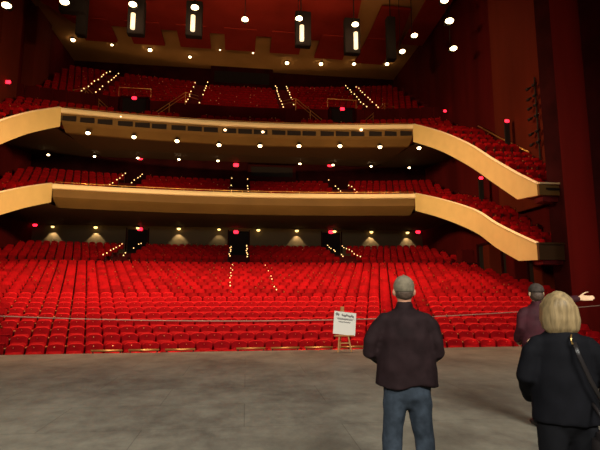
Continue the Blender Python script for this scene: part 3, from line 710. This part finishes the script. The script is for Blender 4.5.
def person(loc, rz, H, label, sh, arms, legs, skin, hip=.15):
    """H height; sh half shoulder width; arms {side: (elbow, wrist, handdir, palm, curl, point)}; legs {side:(knee, ankle)}"""
    r = empty('person', loc, rz); tag(r, label, 'person')
    k = H / 1.75; b = MB()
    hz = H - .115 * k                                    # head centre
    b.ball((0, -.005, hz), (.074 * k, .094 * k, .112 * k), seg=24, rings=18)
    b.ball((0, .03, hz - .055 * k), (.056 * k, .06 * k, .062 * k), seg=16, rings=12)   # jaw
    chain(b, [(0, .088 * k, hz + .015, .010), (0, .104 * k, hz - .025, .014), (0, .094 * k, hz - .034, .013)], 8)   # nose
    b.ball((0, .086 * k, hz - .062 * k), (.024, .012, .009), seg=10, rings=6)
    for s in (-1, 1):
        b.ball((s * .083 * k, -.012, hz - .014), (.013, .021, .034), seg=10, rings=8)
    chain(b, [(0, -.012, hz - .05, .055 * k), (0, -.02, H - .30 * k, .058 * k, .06 * k)], 16)
    chain(b, [(0, -.01, H - .33 * k, .10, .07), (0, 0, H - .42 * k, sh * .85, .10), (0, 0, 1.15 * k, sh * .75, .10), (0, 0, 1.0 * k, hip, .105)], 20)
    for s in (-1, 1):
        el, wr, hd, pn, cu, pt = arms[s]; S0 = (s * sh * .9, -.005, H - .345 * k)
        chain(b, [(*S0, .05), (*[(a + c) / 2 for a, c in zip(S0, el)], .045), (*el, .038), (*[(a + c) / 2 for a, c in zip(el, wr)], .036), (*wr, .025)], 12)
        hand(b, wr, hd, pn, s, cu, (.205 if pt else .18) * k, pt)
        kn, an = legs[s]
        chain(b, [(s * hip * .55, 0, .92 * k, .085), (*[(a + c) / 2 for a, c in zip((s * hip * .55, 0, .9 * k), kn)], .07), (*kn, .052), (*[(a + c) / 2 for a, c in zip(kn, an)], .05), (*an, .036)], 12)
        chain(b, [(an[0], an[1] - .03, .05, .035), (an[0] + s * .02, an[1] + .12, .035, .04, .03)], 10)
    body = baked('body', b, skin, r, .0085, 3)
    for s in (-1, 1):
        MB().ball((s * .031 * k, .084 * k, hz + .008), .011, seg=10, rings=8).build('eye', M['white'], r, True)
        an = legs[s][1]
        sb = MB(); chain(sb, [(an[0], an[1] - .05, .05, .045, .05), (an[0] + s * .01, an[1] + .05, .048, .052, .045), (an[0] + s * .02, an[1] + .16, .035, .048, .03)], 14)
        for i, v in enumerate(sb.v): sb.v[i] = (v[0], v[1], max(v[2], .004))
        baked('shoe', sb, M['leather'], r, .012, 3)
    return r, hz, k

# man in a khaki cap
mp = at(406.5, 381, y=3.84)
arms = {-1: ((-.295, -.03, 1.17), (-.20, .22, 1.06), (.7, .7, -.15), (.3, -.3, -.9), .7, False), 1: ((.255, -.03, 1.17), (.20, .21, 1.03), (-.7, .65, -.1), (-.3, -.3, -.9), .7, False)}
legs = {-1: ((-.125, .02, .48), (-.14, -.03, .09)), 1: ((.13, .03, .48), (.15, 0, .09))}
man, hz, k = person((mp.x, mp.y, 0), math.radians(-12), 1.77, 'person in a khaki cap, dark brown jacket and blue jeans, seen from behind', .20, arms, legs, M['skin'])
b = MB()   # jacket
chain(b, [(0, -.015, 1.50, .085, .085), (0, -.01, 1.475, .14, .10), (0, -.01, 1.425, .205, .12), (0, -.015, 1.28, .215, .14), (0, -.01, 1.12, .238, .145), (0, 0, .98, .25, .15), (0, 0, .84, .26, .155)], 28)
for s in (-1, 1):
    el, wr = arms[s][0], arms[s][1]
    chain(b, [(s * .155, -.01, 1.425, .062), (s * .212, -.015, 1.365, .066), (el[0] * .97, el[1], el[2] + .06, .062), (el[0], el[1] + .01, el[2] - .02, .060), ((el[0] + wr[0]) / 2, (el[1] + wr[1]) / 2, (el[2] + wr[2]) / 2, .052), (wr[0], wr[1] - .02, wr[2] + .0, .044)], 16)
chain(b, [(0, -.02, 1.50, .072, .078), (0, -.015, 1.545, .07, .072)], 20)
for i, v in enumerate(b.v): b.v[i] = (v[0], v[1], max(v[2], .885 + .02 * math.sin(v[0] * 14)))
baked('jacket', b, M['jacket'], man, .012, 5, .012, 7, (1, 1, .7))
b = MB()
chain(b, [(0, 0, .98, .19, .13), (0, 0, .86, .195, .135), (0, 0, .80, .19, .13)], 24)
for s in (-1, 1):
    kn, an = legs[s]
    chain(b, [(s * .085, 0, .84, .105, .12), (s * .105, .01, .68, .095, .10), (kn[0], kn[1], kn[2], .078, .082), ((kn[0] + an[0]) / 2, .0, .29, .078), (an[0], an[1], .07, .08, .085)], 18)
baked('jeans', b, M['jeans'], man, .013, 4, .010, 9, (1, 1, .6))
b = MB(); b.ball((0, -.012, hz + .035), (.087, .108, .092), seg=28, rings=18)
for i, v in enumerate(b.v):
    if v[2] < hz + .012: b.v[i] = (v[0] * .99, v[1], hz + .012 - (.025 if v[1] < 0 else 0) * 1)
cp = baked('cap', b, M['cap'], man, .009, 3, .002, 20)
b = MB()
for j in range(2):
    b.grid([[Vector((.075 * math.cos(a) * q, .085 + (.075 * math.sin(a)) * q, hz + .018 - .012 * q + j * .006)) for a in [PI * i / 12 for i in range(13)]] for q in (.15, .6, 1.0)])
b.build('brim', M['cap'], cp, True)
MB().ball((0, -.012, hz + .127), .008, seg=8, rings=5).build('button', M['cap'], cp, True)
b = MB(); b.ball((0, -.022, hz - .02), (.077, .088, .07), seg=20, rings=14)
for i, v in enumerate(b.v):
    if v[1] > .01: b.v[i] = (v[0], .01, v[2])
baked('hair', b, M['brownhair'], man, .009, 2, .003, 30)

# woman with blond bob
wp = at(566.5, 425, y=2.94)
arms = {-1: ((-.245, -.03, 1.09), (-.15, .22, .92), (.7, .6, -.2), (1, .1, 0), .35, False), 1: ((.275, -.04, 1.08), (.29, .10, .88), (0, .4, -1), (-1, .1, 0), .9, False)}
legs = {-1: ((-.095, .02, .46), (-.10, 0, .09)), 1: ((.10, .05, .46), (.11, .02, .09))}
wom, hz, k = person((wp.x, wp.y, 0), math.radians(-18), 1.63, 'person with a blond bob in a black coat carrying a black bag', .175, arms, legs, M['skin_bright'], .16)
b = MB()
chain(b, [(0, -.02, 1.385, .085, .09), (0, -.02, 1.34, .15, .11), (0, -.015, 1.26, .175, .13), (0, -.01, 1.10, .19, .14), (0, 0, .95, .20, .15), (0, 0, .82, .205, .155), (0, 0, .74, .205, .155)], 28)
for s in (-1, 1):
    el, wr = arms[s][0], arms[s][1]
    chain(b, [(s * .135, -.015, 1.31, .066), (s * .185, -.02, 1.25, .070), (el[0] * .96, el[1], el[2], .062), ((el[0] + wr[0]) / 2, (el[1] + wr[1]) / 2, (el[2] + wr[2]) / 2, .056), (wr[0], wr[1] - .01, wr[2], .050)], 16)
chain(b, [(0, -.02, 1.38, .078, .082), (0, -.015, 1.42, .07, .072)], 20)
for i, v in enumerate(b.v): b.v[i] = (v[0], v[1], max(v[2], .815))
baked('coat', b, M['coat'], wom, .012, 5, .010, 6, (1, 1, .6))
b = MB()
chain(b, [(0, 0, .90, .17, .13), (0, 0, .80, .18, .135)], 24)
for s in (-1, 1):
    kn, an = legs[s]
    chain(b, [(s * .08, 0, .80, .10, .12), (s * .09, .01, .64, .088, .095), (kn[0], kn[1], kn[2], .07), ((kn[0] + an[0]) / 2, .02, .27, .068), (an[0], an[1], .07, .07)], 18)
baked('trousers', b, M['trousers'], wom, .013, 4, .006, 9, (1, 1, .6))
b = MB(); b.ball((0, -.018, hz + .01), (.108, .118, .118), seg=30, rings=20)
chain(b, [(0, -.03, hz + .02, .118, .10), (0, -.035, hz - .06, .128, .098), (0, -.04, hz - .125, .115, .08)], 26)
b.v = [(v[0] * .92, v[1], v[2]) for v in b.v]
for s in (-1, 1): chain(b, [(s * .069, .0, hz + .03, .035, .07), (s * .08, .01, hz - .06, .035, .06), (s * .073, .02, hz - .115, .025, .045)], 16)
baked('hair', b, M['blond'], wom, .010, 3, .006, 26, (1, 1, .15))
# hand bag: own thing, held by its strap
_b = at(596, 430, y=2.80)
bg = empty('handbag', (_b.x + .02, 2.80, .10), math.radians(-18)); tag(bg, 'black leather bag with a gold ring at the lower right corner', 'bag')
b = MB(); b.box((-.05, -.16, .42), (.06, .16, .68), bev=.03)
for i, v in enumerate(b.v): b.v[i] = (v[0] * (1.25 - (v[2] - .42) * 1.6), v[1] * (1.1 - (v[2] - .42) * .5), v[2])
b.build('pouch', M['leather'], bg, True)
MB().tube([(0, -.12, .66), (-.02, -.10, .80), (-.03, 0, .86), (-.02, .10, .80), (0, .12, .66)], .012, 8).build('handle', M['leather'], bg, True)
for s in (-1, 1): MB().tube([(.0, s * .12 + .025 * math.cos(a), .69 + .025 * math.sin(a)) for a in [2 * PI * i / 12 for i in range(13)]], .005, 6).build('ring', M['gold'], bg, True)
# shoulder strap with a gold buckle across the coat back
st = MB().tube([(.03, -.155, 1.33), (.045, -.178, 1.25), (.10, -.18, 1.10), (.19, -.14, .93)], .014, 8, ry=.004).build('shoulder_strap', M['leather'], wom, True)
MB().tube([(.028, -.128, 1.375), (.015, -.145, 1.352), (.018, -.163, 1.318)], .006, 6).build('buckle', M['brass'], st, True)

# person in maroon with dark cap, pointing to the right
qp = at(538.5, 330, y=5.6)
arms = {-1: ((-.215, -.02, 1.18), (-.22, .16, 1.02), (.4, .8, -.3), (1, .1, 0), .6, False), 1: ((.30, .08, 1.50), (.56, .12, 1.56), (1, .15, .0), (0, -1, .1), .25, True)}
legs = {-1: ((-.07, .02, .48), (-.065, 0, .09)), 1: ((.09, .03, .48), (.09, .0, .09))}
pt, hz, k = person((qp.x, qp.y, 0), math.radians(-14), 1.74, 'person in dark cap and maroon jacket pointing right, half hidden behind blond one', .19, arms, legs, M['skin_bright'])
b = MB()
chain(b, [(0, -.015, 1.47, .085, .085), (0, -.01, 1.44, .14, .10), (0, -.01, 1.36, .20, .12), (0, -.01, 1.22, .215, .13), (0, 0, 1.0, .21, .14), (0, 0, .90, .21, .14)], 26)
chain(b, [(-.15, -.01, 1.40, .066), (-.19, -.015, 1.33, .066), (-.215, -.02, 1.2, .060), (-.22, .07, 1.1, .056), (-.22, .14, 1.03, .045)], 16)
chain(b, [(.15, -.01, 1.41, .072), (.24, .05, 1.47, .07), (.32, .09, 1.51, .060), (.44, .105, 1.54, .052), (.545, .118, 1.558, .044)], 16)
chain(b, [(0, -.02, 1.47, .072, .078), (0, -.015, 1.51, .07, .072)], 20)
baked('jacket', b, M['maroon'], pt, .012, 4, .008, 7)
b = MB(); chain(b, [(0, 0, .95, .18, .13), (0, 0, .84, .185, .13)], 24)
for s in (-1, 1):
    kn, an = legs[s]; chain(b, [(s * .085, 0, .84, .10, .115), (s * .10, .01, .68, .09, .1), (*kn, .075), (kn[0], .0, .28, .07), (an[0], an[1], .07, .07)], 16)
baked('trousers', b, M['trousers'], pt, .014, 4, .006, 9)
b = MB(); b.ball((0, -.012, hz + .035), (.090, .112, .09), seg=28, rings=18)
for i, v in enumerate(b.v):
    if v[2] < hz + .01: b.v[i] = (v[0] * .99, v[1], hz + .01)
cp = baked('cap', b, M['darkcap'], pt, .009, 3, .002, 20)
b = MB()
for j in range(2):
    b.grid([[Vector((.075 * math.cos(a) * q, .085 + (.075 * math.sin(a)) * q, hz + .018 - .012 * q + j * .006)) for a in [PI * i / 12 for i in range(13)]] for q in (.15, .6, 1.0)])
b.build('brim', M['darkcap'], cp, True)
b = MB(); b.ball((0, -.025, hz - .03), (.082, .09, .085), seg=20, rings=14)
for i, v in enumerate(b.v):
    if v[1] > .01: b.v[i] = (v[0], .01, v[2])
baked('hair', b, M['brownhair'], pt, .009, 2, .003, 30)
